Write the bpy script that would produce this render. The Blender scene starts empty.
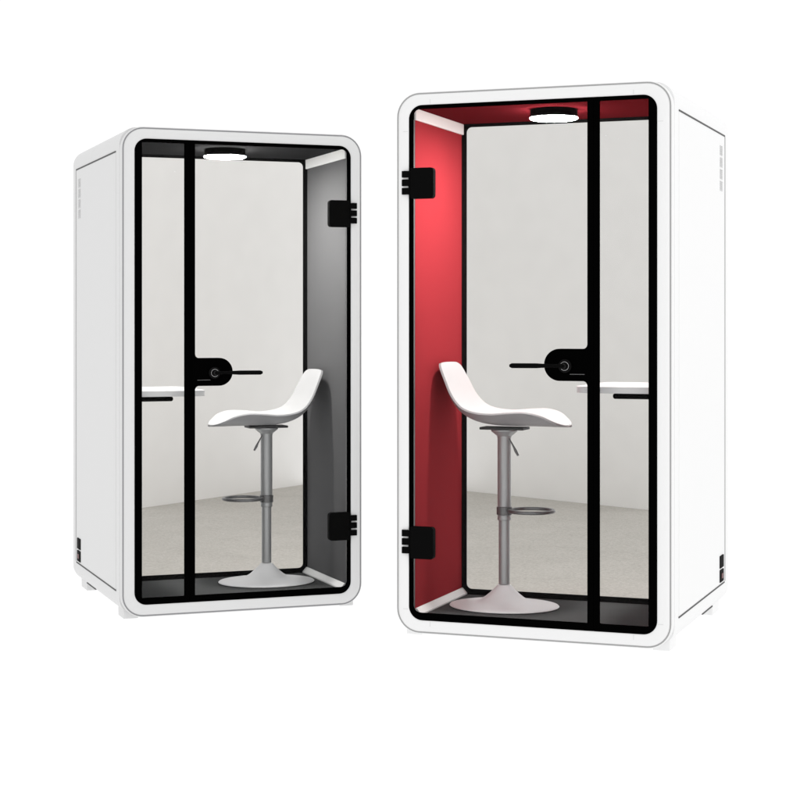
import bpy, bmesh, math
from mathutils import Vector
R = math.radians
SC = bpy.context.scene
COL = SC.collection

# ------------------------------------------------------------------ camera, light, exposure
F_PX, HORIZON, CAM_Z = 1741.56, 323.49, 1.3198
cam_d = bpy.data.cameras.new("camera")
cam = bpy.data.objects.new("camera", cam_d)
COL.objects.link(cam)
cam.location = (0, 0, CAM_Z)
cam.rotation_euler = (R(90), 0, 0)
cam_d.sensor_width = 36.0
cam_d.lens = 36.0 * F_PX / 800.0
cam_d.shift_y = -(400.0 - HORIZON) / 800.0
cam_d.clip_start = 0.1
cam_d.clip_end = 500
SC.camera = cam

world = bpy.data.worlds.new("World")
SC.world = world
world.use_nodes = True
wn = world.node_tree
wn.nodes.clear()
w_out = wn.nodes.new("ShaderNodeOutputWorld")
w_bg = wn.nodes.new("ShaderNodeBackground")
w_tc = wn.nodes.new("ShaderNodeTexCoord")
w_sep = wn.nodes.new("ShaderNodeSeparateXYZ")
w_map = wn.nodes.new("ShaderNodeMapRange")
w_map.inputs["From Min"].default_value = -1.0
w_map.inputs["From Max"].default_value = 1.0
w_map.inputs["To Min"].default_value = 0.93
w_map.inputs["To Max"].default_value = 1.25
wn.links.new(w_tc.outputs["Generated"], w_sep.inputs[0])
wn.links.new(w_sep.outputs["X"], w_map.inputs["Value"])
w_bg.inputs["Color"].default_value = (1, 1, 1, 1)
wn.links.new(w_map.outputs[0], w_bg.inputs["Strength"])
wn.links.new(w_bg.outputs[0], w_out.inputs[0])

SC.view_settings.view_transform = 'Standard'
SC.view_settings.look = 'None'
SC.view_settings.gamma = 1
SC.view_settings.exposure = 0
SC.cycles.max_bounces = 12
SC.cycles.diffuse_bounces = 6
SC.cycles.transparent_max_bounces = 24
SC.cycles.use_denoising = True
LAMP_POWER = 225.0

# ------------------------------------------------------------------ materials
def mat(name, col, rough=0.5, spec=0.5, metal=0.0, noise=0.0, nscale=60.0, bump=0.0, bscale=200.0):
    m = bpy.data.materials.new(name)
    m.use_nodes = True
    nt = m.node_tree
    p = nt.nodes["Principled BSDF"]
    p.inputs["Base Color"].default_value = (*col, 1)
    p.inputs["Roughness"].default_value = rough
    p.inputs["Specular IOR Level"].default_value = spec
    p.inputs["Metallic"].default_value = metal
    tc = nt.nodes.new("ShaderNodeTexCoord")
    if noise:
        n = nt.nodes.new("ShaderNodeTexNoise")
        n.inputs["Scale"].default_value = nscale
        n.inputs["Detail"].default_value = 4
        mp = nt.nodes.new("ShaderNodeMapRange")
        mp.inputs["From Min"].default_value = 0.25
        mp.inputs["From Max"].default_value = 0.75
        mp.inputs["To Min"].default_value = 1 - noise
        mp.inputs["To Max"].default_value = 1 + noise
        mul = nt.nodes.new("ShaderNodeVectorMath")
        mul.operation = 'SCALE'
        mul.inputs[0].default_value = col
        nt.links.new(tc.outputs["Object"], n.inputs["Vector"])
        nt.links.new(n.outputs["Fac"], mp.inputs["Value"])
        nt.links.new(mp.outputs[0], mul.inputs["Scale"])
        nt.links.new(mul.outputs[0], p.inputs["Base Color"])
    if bump:
        n2 = nt.nodes.new("ShaderNodeTexNoise")
        n2.inputs["Scale"].default_value = bscale
        n2.inputs["Detail"].default_value = 3
        b = nt.nodes.new("ShaderNodeBump")
        b.inputs["Strength"].default_value = bump
        b.inputs["Distance"].default_value = 0.002
        nt.links.new(tc.outputs["Object"], n2.inputs["Vector"])
        nt.links.new(n2.outputs["Fac"], b.inputs["Height"])
        nt.links.new(b.outputs[0], p.inputs["Normal"])
    return m

def glass_mat(name, refl, tint):
    m = bpy.data.materials.new(name)
    m.use_nodes = True
    nt = m.node_tree
    nt.nodes.clear()
    out = nt.nodes.new("ShaderNodeOutputMaterial")
    tr = nt.nodes.new("ShaderNodeBsdfTransparent")
    tr.inputs[0].default_value = (*tint, 1)
    gl = nt.nodes.new("ShaderNodeBsdfGlossy")
    gl.inputs["Roughness"].default_value = 0.02
    mx = nt.nodes.new("ShaderNodeMixShader")
    fr = nt.nodes.new("ShaderNodeFresnel")
    fr.inputs["IOR"].default_value = refl
    nt.links.new(fr.outputs[0], mx.inputs[0])
    nt.links.new(tr.outputs[0], mx.inputs[1])
    nt.links.new(gl.outputs[0], mx.inputs[2])
    nt.links.new(mx.outputs[0], out.inputs[0])
    return m

M = {}
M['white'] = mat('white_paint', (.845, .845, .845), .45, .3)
M['pale'] = mat('dimmer_white_paint', (.70, .70, .70), .45, .3)  # left booth's weaker light put into a greyer white
M['line_white'] = mat('cool_grey_line', (.36, .36, .36), .5, .3)  # grey that paints the front crease shade; the lock line shares it
M['line_pale'] = mat('dark_grey_line', (.25, .25, .26), .5, .3)  # darker grey painting the crease shade of the left booth
M['seam'] = mat('gap_shade', (.10, .10, .10), .7, .2)  # dark tone painting the shade inside gaps
M['seam_soft'] = mat('soft_gap_shade', (.50, .50, .50), .7, .2)  # lighter tone for painted gap shade
M['vent'] = mat('vent_grey', (.60, .60, .60), .6, .2)
M['joint'] = mat('joint_grey', (.70, .70, .70), .6, .2)
M['black'] = mat('black_frit', (.001, .001, .001), .5, .0)
M['black_metal'] = mat('black_metal', (.001, .001, .001), .08, .08)
M['glint'] = mat('glint_metal', (.55, .55, .55), .2, .5, metal=1.0)  # bright metal for the added glint on the rosette
M['rubber'] = mat('black_rubber', (.002, .002, .002), .6, .03)
M['charcoal'] = mat('charcoal_frame', (.005, .005, .005), .6, .05)
M['mat'] = mat('floor_mat', (.09, .092, .092), .9, 0, noise=.25, nscale=220, bump=.4, bscale=350)
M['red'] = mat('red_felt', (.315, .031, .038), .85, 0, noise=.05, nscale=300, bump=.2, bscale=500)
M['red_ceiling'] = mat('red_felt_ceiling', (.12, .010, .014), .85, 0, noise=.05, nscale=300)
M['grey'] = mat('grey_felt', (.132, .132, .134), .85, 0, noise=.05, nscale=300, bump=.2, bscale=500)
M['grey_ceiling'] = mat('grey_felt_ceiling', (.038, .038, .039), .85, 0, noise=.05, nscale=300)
M['jamb'] = mat('jamb_metal', (.085, .085, .085), .4, .3)
M['cove'] = mat('cove_white', (.92, .92, .90), .5, .3)
M['table'] = mat('table_white', (.70, .70, .70), .35, .4)
M['seat_under'] = mat('shaded_seat_plastic', (.32, .32, .325), .45, .3)  # darker seat plastic; the underside's shade is put into the colour
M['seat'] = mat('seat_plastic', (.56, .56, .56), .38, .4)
M['column'] = mat('satin_column', (.40, .405, .405), .36, .5, metal=.4)
M['dark_metal'] = mat('footrest_metal', (.16, .16, .16), .35, .5, metal=.4)
M['base'] = mat('base_metal', (.90, .90, .90), .4, .35)
M['plate'] = mat('dark_plate', (.05, .05, .05), .5, .3)
M['wall'] = mat('grey_plaster', (.775, .765, .745), .9, .1, noise=.02, nscale=6, bump=.15, bscale=60)
M['back_glass'] = glass_mat('back_glass', 1.015, (.985, .985, .985))
M['glass'] = glass_mat('clear_glass', 1.09, (.99, .99, .99))
def led_mat(name, power):
    m = bpy.data.materials.new(name)
    m.use_nodes = True
    p = m.node_tree.nodes["Principled BSDF"]
    p.inputs["Base Color"].default_value = (.9, .9, .9, 1)
    p.inputs["Emission Color"].default_value = (1, .985, .96, 1)
    p.inputs["Emission Strength"].default_value = power
    return m
M['led_white'] = led_mat('lamp_glow', LAMP_POWER)
M['led_pale'] = led_mat('lamp_glow_softer', LAMP_POWER * .97)
M['red_led'] = mat('red_rocker', (.10, .004, .008), .4, .3)

# speckled carpet
m = mat('beige_carpet', (.46, .445, .41), .95, .05)
nt = m.node_tree
p = nt.nodes["Principled BSDF"]
tc = nt.nodes.new("ShaderNodeTexCoord")
n1 = nt.nodes.new("ShaderNodeTexNoise"); n1.inputs["Scale"].default_value = 78; n1.inputs["Detail"].default_value = 6
n2 = nt.nodes.new("ShaderNodeTexNoise"); n2.inputs["Scale"].default_value = 3; n2.inputs["Detail"].default_value = 3
cr = nt.nodes.new("ShaderNodeValToRGB")
cr.color_ramp.elements[0].position = .32; cr.color_ramp.elements[0].color = (.39, .373, .34, 1)
cr.color_ramp.elements[1].position = .66; cr.color_ramp.elements[1].color = (.50, .48, .445, 1)
mxn = nt.nodes.new("ShaderNodeMath"); mxn.operation = 'MULTIPLY_ADD'
mxn.inputs[1].default_value = .25
adj = nt.nodes.new("ShaderNodeMath"); adj.operation = 'SUBTRACT'; adj.inputs[1].default_value = .125
nt.links.new(tc.outputs["Object"], n1.inputs["Vector"]); nt.links.new(tc.outputs["Object"], n2.inputs["Vector"])
nt.links.new(n2.outputs["Fac"], mxn.inputs[0]); nt.links.new(n1.outputs["Fac"], adj.inputs[0]); nt.links.new(adj.outputs[0], mxn.inputs[2])
nt.links.new(mxn.outputs[0], cr.inputs["Fac"]); nt.links.new(cr.outputs["Color"], p.inputs["Base Color"])
M['carpet'] = m

# white floor made translucent so world light from below erases all shadows
m = bpy.data.materials.new('translucent_white_floor')
m.use_nodes = True
nt = m.node_tree
nt.nodes.clear()
o_ = nt.nodes.new("ShaderNodeOutputMaterial")
t_ = nt.nodes.new("ShaderNodeBsdfTranslucent"); t_.inputs[0].default_value = (.99, .99, .99, 1)
d_ = nt.nodes.new("ShaderNodeBsdfDiffuse"); d_.inputs[0].default_value = (.9, .9, .9, 1)
x_ = nt.nodes.new("ShaderNodeMixShader"); x_.inputs[0].default_value = .03
nt.links.new(t_.outputs[0], x_.inputs[1]); nt.links.new(d_.outputs[0], x_.inputs[2]); nt.links.new(x_.outputs[0], o_.inputs[0])
M['floor'] = m

# ------------------------------------------------------------------ helpers
def tag(o, label=None, cat=None, group=None, kind=None):
    if label: o['label'] = label
    if cat: o['category'] = cat
    if group: o['group'] = group
    if kind: o['kind'] = kind
    return o

def finish(name, bm, material, parent=None, smooth=None, bevel=0, seg=3):
    bmesh.ops.recalc_face_normals(bm, faces=bm.faces)
    me = bpy.data.meshes.new(name)
    bm.to_mesh(me)
    bm.free()
    o = bpy.data.objects.new(name, me)
    COL.objects.link(o)
    me.materials.append(M[material])
    if parent is not None:
        o.parent = parent
    if bevel:
        b = o.modifiers.new("bevel", 'BEVEL')
        b.width = bevel; b.segments = seg; b.limit_method = 'ANGLE'; b.angle_limit = R(50)
    if smooth is not None:
        for f in me.polygons:
            f.use_smooth = True
        me.set_sharp_from_angle(angle=R(smooth))
    return o

def rrect(u0, z0, u1, z1, r, n=10):
    """rounded rectangle outline, r = radius or (bottom0, bottom1, top1, top0) for corners (u0,z0),(u1,z0),(u1,z1),(u0,z1)"""
    if not isinstance(r, (tuple, list)):
        r = (r,) * 4
    pts = []
    cs = [(u0, z0, 1, 1, 180), (u1, z0, -1, 1, 270), (u1, z1, -1, -1, 0), (u0, z1, 1, -1, 90)]
    for (cu, cz, su, sz, a0), rr in zip(cs, r):
        rr = max(rr, 0.0008)
        for k in range(n + 1):
            a = R(a0 + 90.0 * k / n)
            pts.append((cu + su * rr + rr * math.cos(a), cz + sz * rr + rr * math.sin(a)))
    return pts

class Frame:
    """coordinates of one booth: u across from its outer front edge, d depth from the front, z up"""
    def __init__(s, side, X, Y, ang, S):
        s.side, s.X, s.Y, s.ang, s.S = side, X, Y, ang, S
    def pt(s, u, d, z):
        return Vector((-s.side * u * s.S, d * s.S, z * s.S))
    def world(s, u, d, z):
        p = s.pt(u, d, z)
        a = -s.side * s.ang
        return Vector((s.X + p.x * math.cos(a) - p.y * math.sin(a), s.Y + p.x * math.sin(a) + p.y * math.cos(a), p.z))

def box(bm, fr, u0, u1, d0, d1, z0, z1):
    v = [bm.verts.new(fr.pt(u, d, z)) for u in (u0, u1) for d in (d0, d1) for z in (z0, z1)]
    for q in ((0, 1, 3, 2), (4, 6, 7, 5), (0, 4, 5, 1), (2, 3, 7, 6), (0, 2, 6, 4), (1, 5, 7, 3)):
        bm.faces.new([v[i] for i in q])

def plate(bm, fr, outline, d0, d1):
    """solid extruded outline (u,z)"""
    a = [bm.verts.new(fr.pt(u, d0, z)) for u, z in outline]
    b = [bm.verts.new(fr.pt(u, d1, z)) for u, z in outline]
    bm.faces.new(a); bm.faces.new(b[::-1])
    n = len(a)
    for i in range(n):
        j = (i + 1) % n
        bm.faces.new((a[i], b[i], b[j], a[j]))

def ring(bm, fr, outer, inner, d0, d1):
    n = len(outer)
    ls = []
    for ol, d in ((outer, d0), (outer, d1), (inner, d1), (inner, d0)):
        ls.append([bm.verts.new(fr.pt(u, d, z)) for u, z in ol])
    for k in range(4):
        A, B = ls[k], ls[(k + 1) % 4]
        for i in range(n):
            j = (i + 1) % n
            bm.faces.new((A[i], A[j], B[j], B[i]))

def loft_ring(bm, fr, loops):
    """closed ring through outlines [(outline, d), ...]"""
    n = len(loops[0][0])
    ls = [[bm.verts.new(fr.pt(u, d, z)) for u, z in ol] for ol, d in loops]
    for k in range(len(ls)):
        A, B = ls[k], ls[(k + 1) % len(ls)]
        for i in range(n):
            j = (i + 1) % n
            bm.faces.new((A[i], A[j], B[j], B[i]))

def lathe(bm, c, prof, seg=64, axis='z', cap=True):
    """prof: (radius, height) along axis at centre c (Vector)"""
    rings = []
    for r, h in prof:
        rg = []
        for k in range(seg):
            a = 2 * math.pi * k / seg
            if axis == 'z':
                rg.append(bm.verts.new(c + Vector((r * math.cos(a), r * math.sin(a), h))))
            else:
                rg.append(bm.verts.new(c + Vector((r * math.cos(a), h, r * math.sin(a)))))
        rings.append(rg)
    for A, B in zip(rings, rings[1:]):
        for i in range(seg):
            j = (i + 1) % seg
            bm.faces.new((A[i], A[j], B[j], B[i]))
    if cap:
        bm.faces.new(rings[0]); bm.faces.new(rings[-1][::-1])

def tube(bm, pts, radii, seg=16, closed=False, flat=1.0):
    """tube through points; flat squashes the section along its local normal"""
    n = len(pts)
    rings = []
    for i, p_ in enumerate(pts):
        if closed:
            t = (pts[(i + 1) % n] - pts[i - 1]).normalized()
        else:
            t = (pts[min(i + 1, n - 1)] - pts[max(i - 1, 0)]).normalized()
        up = Vector((0, 0, 1)) if abs(t.z) < .9 else Vector((0, 1, 0))
        a = t.cross(up).normalized()
        b = a.cross(t).normalized()
        r = radii[i] if isinstance(radii, (list, tuple)) else radii
        rings.append([bm.verts.new(p_ + a * r * flat * math.cos(2 * math.pi * k / seg) + b * r * math.sin(2 * math.pi * k / seg)) for k in range(seg)])
    m_ = n if closed else n - 1
    for i in range(m_):
        A, B = rings[i], rings[(i + 1) % n]
        for k in range(seg):
            l = (k + 1) % seg
            bm.faces.new((A[k], A[l], B[l], B[k]))
    if not closed:
        bm.faces.new(rings[0]); bm.faces.new(rings[-1][::-1])

# ------------------------------------------------------------------ setting
GROUND = 0.045
bm = bmesh.new()
vs = [bm.verts.new((x, y, GROUND)) for x, y in ((-80, -20), (80, -20), (80, 160), (-80, 160))]
bm.faces.new(vs)
tag(finish('floor', bm, 'floor'), kind='structure')

def screen_pt(px, py, z):
    """the floor spot the camera sees at a photo pixel (used once, to read distances off the photograph)"""
    Y = F_PX * (CAM_Z - z) / (py - HORIZON)
    return Vector(((px - 400) / F_PX * Y, Y, z))

def room_piece(p_in, p_out, near_in, near_out, wall_top, wall_label, carpet_label):
    # wall standing behind the booth and the carpet in front of it
    z = GROUND + .012
    a = screen_pt(*p_in, z); b = screen_pt(*p_out, z)
    dirv = (b - a).normalized()
    nrm = Vector((-dirv.y, dirv.x, 0))
    if nrm.y < 0: nrm = -nrm
    A = a - dirv * .12; B = b + dirv * .05
    bm = bmesh.new()
    q = [A, B, B + nrm * .08 - dirv * .12, A + nrm * .08]
    lo = [bm.verts.new((v.x, v.y, GROUND + .001)) for v in q]
    hi = [bm.verts.new((v.x, v.y, wall_top)) for v in q]
    bm.faces.new(lo[::-1]); bm.faces.new(hi)
    for i in range(4):
        j = (i + 1) % 4
        bm.faces.new((lo[i], lo[j], hi[j], hi[i]))
    w = finish('partition_wall', bm, 'wall', bevel=.004)
    tag(w, wall_label, 'wall')
    C, D = screen_pt(*near_out, z), screen_pt(*near_in, z)
    bm = bmesh.new()
    q = [A - nrm * .002, B - nrm * .002, C, D]
    lo = [bm.verts.new((v.x, v.y, GROUND + .002)) for v in q]
    hi = [bm.verts.new((v.x, v.y, z)) for v in q]
    bm.faces.new(lo[::-1]); bm.faces.new(hi)
    for i in range(4):
        j = (i + 1) % 4
        bm.faces.new((lo[i], lo[j], hi[j], hi[i]))
    c = finish('carpet', bm, 'carpet')
    tag(c, carpet_label, 'carpet')

room_piece((466, 491), (648, 510), (448, 591), (665, 603), 2.92,
           'pale grey wall seen through the back glass of the red-lined booth',
           'speckled beige carpet seen low through the back glass of the red-lined booth')
room_piece((298, 485.5), (142, 508), (312, 568), (130, 580), 2.64,
           'pale grey wall seen through the back glass of the grey-lined booth',
           'speckled beige carpet seen low through the back glass of the grey-lined booth')

# ------------------------------------------------------------------ the booths
W, TOP, BOT, DEP = 1.1369, 2.26, .06, 1.234
def make_booth(fr, shell, crease, felt, ceil_m, label):
    root = bpy.data.objects.new('phone_booth', None)
    COL.objects.link(root)
    root.location = (fr.X, fr.Y, 0)
    root.rotation_euler = (0, 0, -fr.side * fr.ang)
    tag(root, label, 'phone booth', 'pair of white phone booths')
    S = fr.S
    def mk(name, fn, material, parent=None, **k):
        bm = bmesh.new(); fn(bm)
        return finish(name, bm, material, parent or root, **k)
    off = lambda o, r: rrect(o, BOT + o, W - o, TOP - o, r)
    # front bezel, painted crease shade and flat frame
    mk('front_bezel', lambda b: ring(b, fr, off(0, .10), off(.013, .087), .010, .05), shell, smooth=40, bevel=.008 * S)
    mk('edge_shade_line', lambda b: ring(b, fr, off(.0045, .0955), off(.0100, .0900), .0095, .03), crease, smooth=40)  # thin grey ring painting the shade of the edge crease
    hole = rrect(.0576, .1163, W - .0576, 2.2055, .056)
    prof = [(.0098, .016), (.0100, .0100), (.0125, .0068), (.0170, .0042), (.0235, .0020), (.031, .0007), (.040, 0)]
    loops = [(off(.0098, .0902), .040)] + [(off(o_, .10 - o_), d_) for o_, d_ in prof] + [(rrect(.0550, .1137, W - .0550, 2.2081, .0586), 0), (hole, .0026), (hole, .040)]
    mk('front_frame', lambda b: loft_ring(b, fr, loops), shell, smooth=60)
    for u in (.15, W - .15):
        for z0, z1 in ((BOT + .034, .1135), (2.2085, TOP - .034)):
            mk('frame_joint', lambda b: box(b, fr, u - .0012, u + .0012, -.0004, .002, z0, z1), 'joint')
    for z in (.16, 2.10):
        for u0, u1 in ((.034, .0545), (W - .0545, W - .034)):
            mk('frame_joint', lambda b: box(b, fr, u0, u1, -.0004, .002, z - .0012, z + .0012), 'joint')
    # body
    o_out = rrect(0, .065, W, TOP, .078)
    o_in = rrect(.032, .1105, W - .032, 2.232, .06)
    mk('shell', lambda b: ring(b, fr, o_out, o_in, .0505, .72), shell, smooth=40)
    mk('service_housing', lambda b: plate(b, fr, rrect(0, .065, .20, TOP, (.078, .004, .004, .078)), .7205, DEP), shell, smooth=40, bevel=.004 * S)
    mk('side_panel', lambda b: plate_side(b, fr, -.0012, .002, .132, 1.134, .173, 2.151), shell)
    mk('panel_seam', lambda b: box(b, fr, -.0030, .001, .130, 1.140, 2.1515, 2.1578), 'seam')  # dark strip paints the shade of the panel gap
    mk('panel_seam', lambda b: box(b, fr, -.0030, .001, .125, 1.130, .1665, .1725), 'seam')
    mk('panel_edge', lambda b: box(b, fr, -.0028, .001, 1.1345, 1.152, .173, 2.151), 'seam_soft')  # softer grey strip paints the shade of the rear gap
    def vent_fn(z0):
        def f(b):
            for k in range(7):
                z = z0 + k * .0063
                box(b, fr, -.0036, .001, 1.02, 1.075, z, z + .0035)
        return f
    for k in range(4):
        mk('vent', vent_fn(1.905 + k * .052), 'vent')
    skt = mk('power_socket', lambda b: plate_side(b, fr, -.006, .001, 1.012, 1.095, .243, .298), 'rubber', bevel=.003 * S)
    sw = mk('power_switch', lambda b: plate_side(b, fr, -.006, .001, 1.012, 1.095, .181, .236), 'rubber', bevel=.003 * S)
    mk('rocker', lambda b: plate_side(b, fr, -.0072, -.0055, 1.035, 1.072, .197, .219), 'red_led', sw)
    gz = GROUND / S
    feet = [(.022, .09, .07, .19), (.020, .078, .96, 1.11), (W - .09, W - .022, .07, .19), (W - .11, W - .04, .53, .64)]
    for (u0, u1, d0, d1) in feet:
        mk('foot', lambda b: box(b, fr, u0, u1, d0, d1, gz, .105), shell, bevel=.004 * S)
    mk('foot_gap_shade', lambda b: box(b, fr, .0165, .024, .72, .945, .0865, .0915), 'seam')  # dark strip painting the shaded gap line under the body
    # interior
    mk('floor_mat', lambda b: box(b, fr, .0635, W - .0635, .042, .663, .111, .125), 'mat')
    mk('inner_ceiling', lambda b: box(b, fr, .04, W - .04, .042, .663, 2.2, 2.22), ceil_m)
    mk('inner_wall', lambda b: box(b, fr, W - .062, W - .040, .066, .6635, .1255, 2.1995), felt)
    mk('inner_wall', lambda b: box(b, fr, .040, .062, .066, .6635, .1255, 2.1995), felt)
    for u0, u1 in ((W - .0615, W - .035), (.035, .0615)):
        mk('door_jamb', lambda b: box(b, fr, u0, u1, .0165, .0655, .1255, 2.1995), 'jamb')
    for u0, u1 in ((W - .073, W - .0625), (.0625, .073)):
        mk('top_strip', lambda b: box(b, fr, u0, u1, .05, .6625, 2.152, 2.1993), 'cove', bevel=.003 * S)
    def wedge(b, ua, ub):
        """skirting with a sloped face: ua at the wall (tall), ub on the floor side (low)"""
        pr = [(ua, .1253), (ua, .153), (ua + (ub - ua) * .2, .154), (ub, .131), (ub, .1253)]
        v0 = [b.verts.new(fr.pt(u, .067, z)) for u, z in pr]
        v1 = [b.verts.new(fr.pt(u, .6625, z)) for u, z in pr]
        b.faces.new(v0); b.faces.new(v1[::-1])
        for i in range(5):
            j = (i + 1) % 5
            b.faces.new((v0[i], v1[i], v1[j], v0[j]))
    for ua, ub in ((W - .0625, W - .088), (.0625, .088)):
        mk('skirting', lambda b: wedge(b, ua, ub), 'cove')
    # back window
    rw = mk('back_window', lambda b: ring(b, fr, rrect(.036, .1115, W - .036, 2.231, .05), rrect(.085, .149, W - .083, 2.186, .024), .665, .674),
            'charcoal', smooth=40, bevel=.002 * S)
    mk('pane', lambda b: box(b, fr, .083, W - .081, .675, .681, .147, 2.188), 'back_glass', rw)
    # narrow fixed window
    fw = mk('side_window', lambda b: ring(b, fr, rrect(.0579, .1166, .3098, 2.2052, (.0557, .001, .001, .0557)),
                                          rrect(.092, .146, .287, 2.190, .004), .0035, .016), 'black')
    mk('pane', lambda b: box(b, fr, .090, .289, .007, .013, .144, 2.192), 'glass', fw)
    # hinged glass door: black edge border, lock plate, handle, two hinges
    dr = mk('door', lambda b: ring(b, fr, rrect(.3112, .1166, W - .0579, 2.2052, (.001, .0557, .0557, .001)),
                                   rrect(.335, .146, W - .0735, 2.190, (.004, .030, .026, .004)), .0035, .016), 'black')
    mk('pane', lambda b: box(b, fr, .333, W - .072, .007, .013, .144, 2.192), 'glass', dr)
    zc, hr, rf = 1.157, .0635, .017
    ol = []
    for k in range(9):      # lower concave fillet
        a = R(180 - 90 * k / 8)
        ol.append((.335 + rf + rf * math.cos(a), zc - hr - rf + rf * math.sin(a)))
    for k in range(25):     # round end
        a = R(-90 + 180 * k / 24)
        ol.append((.510 - hr + hr * math.cos(a), zc + hr * math.sin(a)))
    for k in range(9):
        a = R(270 - 90 * k / 8)
        ol.append((.335 + rf + rf * math.cos(a), zc + hr + rf + rf * math.sin(a)))
    ol += [(.322, zc + hr + rf), (.322, zc - hr - rf)]
    mk('lock_plate', lambda b: plate(b, fr, ol, .0005, .0195), 'black', dr, smooth=40, bevel=.0012 * S)
    def lock_line(b):
        box(b, fr, .345, .405, .0001, .001, zc - .0370, zc - .0362)
    mk('lock_line', lock_line, 'line_white', dr)
    hu, hz = .4225, 1.1525
    def rosette(b):
        c = fr.pt(hu, 0, hz)
        lathe(b, c, [(.0285 * S, .0004 * S), (.0285 * S, -.006 * S), (.0265 * S, -.009 * S), (.020 * S, -.010 * S),
                     (.0185 * S, -.014 * S), (.0105 * S, -.016 * S), (.0105 * S, -.050 * S)], 48, 'y')
    mk('rosette', rosette, 'black_metal', dr, smooth=35)
    rc = fr.pt(hu, -.0145, hz)
    mk('glint_ring', lambda b: tube(b, [rc + Vector((.0165 * S * math.cos(k * math.pi / 20), 0, .0165 * S * math.sin(k * math.pi / 20))) for k in range(40)], .0012 * S, 8, closed=True), 'glint', dr, smooth=60)  # ring added to draw a glint around the lever root
    def lever(b):
        pts, rad = [], []
        for k in range(25):
            t = k / 24
            u = hu - .004 + .216 * t
            d = -.049 - .006 * math.sin(math.pi * min(1, t * 1.4) * .5)
            z = hz + .002 - .001 * t
            pts.append(fr.pt(u, d, z))
            r = .0068 + .0030 * min(1, max(0, (t - .25) / .25))
            if t > .99: r *= .55
            rad.append(r * S)
        tube(b, pts, rad, 16)
    mk('handle', lever, 'rubber', dr, smooth=60)
    for (z0, z1) in ((1.826, 1.951), (.366, .496)):
        def hinge(b):
            plate(b, fr, rrect(.970, z0, W - .0655, z1, (.014, .004, .004, .014), 5), -.0085, .021)
            zc2 = (z0 + z1) / 2 + .003
            for k in (-1, 0, 1):
                box(b, fr, W - .0600, W - .0305, -.0100, -.0006, zc2 + k * .0345 - .0135, zc2 + k * .0345 + .0135)
            box(b, fr, W - .0660, W - .0595, -.0105, -.0003, zc2 - .047, zc2 + .047)
        mk('hinge', hinge, 'rubber', dr, bevel=.0022 * S)
    # wall-mounted table
    tb = mk('table', lambda b: plate_top(b, fr, .071, .415, .10, .65, 1.043, 1.070), 'table', bevel=.004 * S)
    mk('bracket', lambda b: box(b, fr, .071, .262, .115, .150, 1.021, 1.0425), 'rubber', tb, bevel=.009 * S)
    # ceiling lamp
    lp = mk('ceiling_lamp', lambda b: lathe(b, fr.pt(.55, .29, 0), [(.094 * S, 2.1995 * S), (.097 * S, 2.197 * S), (.097 * S, 2.171 * S), (.0985 * S, 2.170 * S), (.0985 * S, 2.1655 * S)], 64), 'rubber', smooth=35)
    mk('diffuser', lambda b: lathe(b, fr.pt(.55, .29, 0), [(.099 * S, 2.1650 * S), (.099 * S, 2.1625 * S), (.092 * S, 2.1585 * S), (.05 * S, 2.1560 * S), (.01 * S, 2.1555 * S)], 64), 'led_' + shell, lp, smooth=35)
    return root

def plate_side(bm, fr, u0, u1, d0, d1, z0, z1):
    box(bm, fr, u0, u1, d0, d1, z0, z1)

def plate_top(bm, fr, u0, u1, d0, d1, z0, z1):
    """horizontal board with rounded free corners at u1"""
    ol = rrect(u0, d0, u1, d1, (.002, .05, .05, .002))
    a = [bm.verts.new(fr.pt(u, d, z0)) for u, d in ol]
    b = [bm.verts.new(fr.pt(u, d, z1)) for u, d in ol]
    bm.faces.new(a); bm.faces.new(b[::-1])
    for i in range(len(a)):
        j = (i + 1) % len(a)
        bm.faces.new((a[i], b[i], b[j], a[j]))

# ------------------------------------------------------------------ the stools
def spline(pts, n):
    """Catmull-Rom through tuples"""
    out = []
    P = [pts[0]] + list(pts) + [pts[-1]]
    segs = len(pts) - 1
    for i in range(n):
        t = i / (n - 1) * segs
        k = min(int(t), segs - 1); f = t - k
        a, b, c, d = P[k], P[k + 1], P[k + 2], P[k + 3]
        out.append(tuple(.5 * (2 * b[j] + (c[j] - a[j]) * f + (2 * a[j] - 5 * b[j] + 4 * c[j] - d[j]) * f * f + (3 * b[j] - a[j] - 3 * c[j] + d[j]) * f ** 3) for j in range(len(a))))
    return out

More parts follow.
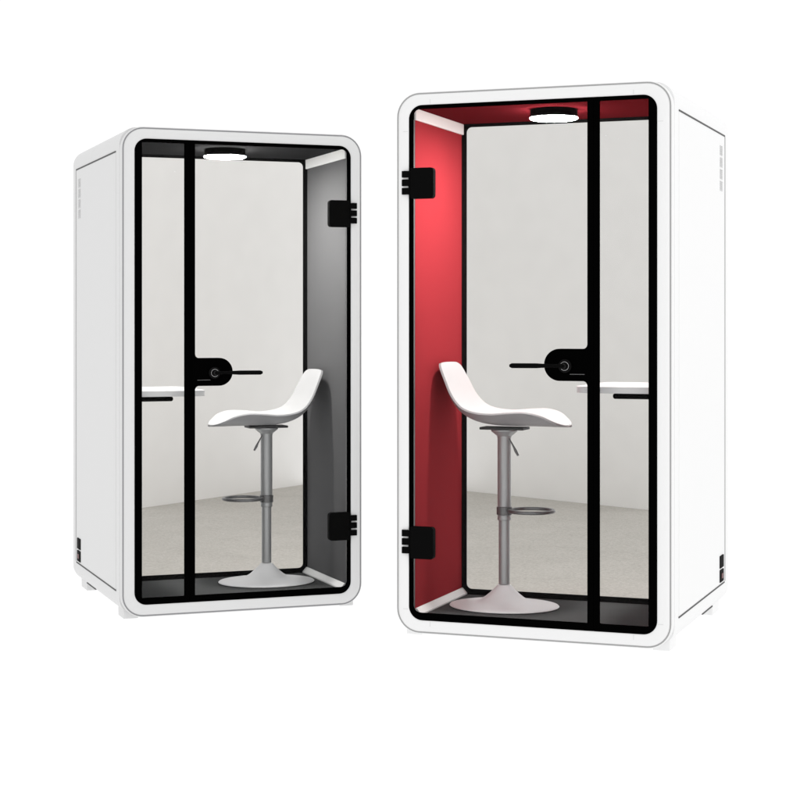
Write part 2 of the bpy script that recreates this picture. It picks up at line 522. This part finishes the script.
def make_stool(fr, cu, cd, label):
    """cu, cd: column position inside the booth; the seat faces the booth's table (towards smaller u)"""
    S = fr.S
    root = bpy.data.objects.new('bar_stool', None)
    COL.objects.link(root)
    wp = fr.world(cu, cd, .125)
    root.location = wp
    root.rotation_euler = (0, 0, -fr.side * fr.ang)
    tag(root, label, 'stool', 'white swivel bar stools')
    # local: s towards the table (= -u), w across (depth), z above the booth floor
    def P_(s, w, z):
        return Vector((fr.side * s * S, w * S, (z - .125) * S))
    def mk(name, fn, material, parent=None, **k):
        bm = bmesh.new(); fn(bm)
        return finish(name, bm, material, parent or root, **k)
    mk('base', lambda b: lathe(b, P_(0, 0, .125), [(r * S, h * S) for r, h in
        [(.224, .0006), (.231, .002), (.234, .005), (.231, .0085), (.215, .011), (.17, .015), (.13, .021), (.105, .028), (.083, .041), (.062, .058), (.044, .076), (.033, .088), (.027, .094)]], 96), 'base', smooth=50).scale = (1, .87, 1)
    mk('lower_column', lambda b: lathe(b, P_(0, 0, 0), [(.0235 * S, .222 * S), (.0235 * S, .55 * S)], 48), 'column', smooth=50)
    up = mk('upper_column', lambda b: lathe(b, P_(0, 0, 0), [(.0265 * S, .490 * S), (.0285 * S, .493 * S), (.0285 * S, .505 * S), (.0275 * S, .507 * S), (.0285 * S, .510 * S), (.0285 * S, .835 * S), (.031 * S, .845 * S), (.052 * S, .862 * S), (.056 * S, .867 * S), (.056 * S, .872 * S)], 48), 'column', smooth=35)
    # footrest ring
    def foot(b):
        n = 48; rr = .094; c = .118
        tube(b, [P_(c + rr * math.cos(2 * math.pi * k / n), rr * math.sin(2 * math.pi * k / n), .533) for k in range(n)], .0075 * S, 12, closed=True)
        tube(b, [P_(.0, 0, .528), P_(.03, 0, .531), P_(c - rr + .004, 0, .533)], .009 * S, 12)
        lathe(b, P_(0, 0, 0), [(.0295 * S, .512 * S), (.0325 * S, .514 * S), (.0325 * S, .546 * S), (.0295 * S, .548 * S)], 40)
    mk('footrest', foot, 'dark_metal', smooth=50)
    def lv(b):
        tube(b, [P_(.02, -.01, .842), P_(.034, -.014, .822), P_(.048, -.018, .800), P_(.056, -.020, .785), P_(.068, -.022, .765)],
             [.003 * S, .003 * S, .0042 * S, .0062 * S, .0045 * S], 10)
    mk('height_lever', lv, 'dark_metal', smooth=60)
    mk('seat_plate', lambda b: box_local(b, P_, -.095, .098, -.05, .05, .8725, .8835), 'plate', bevel=.003 * S)
    # seat shell: a bowl whose rim runs along E (edge) and floor along C (centre)
    E = [(-.258, 1.152, .098), (-.246, 1.135, .132), (-.2175, 1.080, .150), (-.184, 1.016, .160), (-.140, .970, .168), (-.083, .950, .174),
         (-.010, .944, .178), (.072, .950, .178), (.150, .952, .174), (.212, .938, .158), (.256, .914, .124), (.284, .898, .078), (.298, .892, .02)]
    Cc = [(-.266, 1.154), (-.257, 1.128), (-.240, 1.065), (-.214, 1.000), (-.172, .945), (-.112, .911),
          (-.035, .896), (.055, .893), (.130, .893), (.195, .893), (.245, .892), (.280, .892), (.300, .891)]
    nt_, nw = 72, 33
    EE, CC = spline(E, nt_), spline(Cc, nt_)
    top = []
    for i in range(nt_):
        e, c = EE[i], CC[i]
        row = []
        for j in range(nw):
            w = math.sin((-1 + 2 * j / (nw - 1)) * math.pi / 2)
            k = abs(w) ** 2.4
            row.append(Vector(((.955 if S == 1.0 else .945) * (c[0] + (e[0] - c[0]) * k), .99 * e[2] * w, CAM_Z / S - (CAM_Z / S - (c[1] + (e[1] - c[1]) * k)) * .989 if S == 1.0 else c[1] + (e[1] - c[1]) * k)))
        top.append(row)
    def nrm(i, j):
        a = top[min(i + 1, nt_ - 1)][j] - top[max(i - 1, 0)][j]
        c = top[i][min(j + 1, nw - 1)] - top[i][max(j - 1, 0)]
        n = a.cross(c)
        n = n.normalized() if n.length > 1e-9 else Vector((0, 0, 1))
        return -n if n.z < 0 or (abs(n.z) < .2 and n.x < 0) else n
    NN = [[nrm(i, j) for j in range(nw)] for i in range(nt_)]
    def skin(b, t0, t1):
        th = [1 + .2 * max(0, 1 - i / (nt_ * .45)) for i in range(nt_)]
        A = [[b.verts.new(P_(*(top[i][j] - NN[i][j] * t0))) for j in range(nw)] for i in range(nt_)]
        B = [[b.verts.new(P_(*(top[i][j] - NN[i][j] * t1 * (th[i] if t0 else 1)))) for j in range(nw)] for i in range(nt_)]
        for i in range(nt_ - 1):
            for j in range(nw - 1):
                b.faces.new((A[i][j], A[i + 1][j], A[i + 1][j + 1], A[i][j + 1]))
                b.faces.new((B[i][j], B[i][j + 1], B[i + 1][j + 1], B[i + 1][j]))
        for i in range(nt_ - 1):
            for j in (0, nw - 1):
                b.faces.new((A[i][j], B[i][j], B[i + 1][j], A[i + 1][j]))
        for j in range(nw - 1):
            for i in (0, nt_ - 1):
                b.faces.new((A[i][j], A[i][j + 1], B[i][j + 1], B[i][j]))
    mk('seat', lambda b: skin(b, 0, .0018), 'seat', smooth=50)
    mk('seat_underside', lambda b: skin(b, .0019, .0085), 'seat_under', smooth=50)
    return root

def box_local(bm, P_, s0, s1, w0, w1, z0, z1):
    v = [bm.verts.new(P_(s, w, z)) for s in (s0, s1) for w in (w0, w1) for z in (z0, z1)]
    for q in ((0, 1, 3, 2), (4, 6, 7, 5), (0, 4, 5, 1), (2, 3, 7, 6), (0, 2, 6, 4), (1, 5, 7, 3)):
        bm.faces.new([v[i] for i in q])

right = Frame(1, 1.0455, 6.6963, .3594, 1.0)
left = Frame(-1, -1.1883, 7.4385, .3587, .9587)
make_booth(right, 'white', 'line_white', 'red', 'red_ceiling', 'larger bright white phone booth with a red felt interior')
make_booth(left, 'pale', 'line_pale', 'grey', 'grey_ceiling', 'smaller white phone booth with a dark grey felt interior')
make_stool(right, .797, .40, 'white bar stool with grey column inside the red-lined booth')
make_stool(left, .791, .42, 'white bar stool with grey column inside the grey-lined booth')
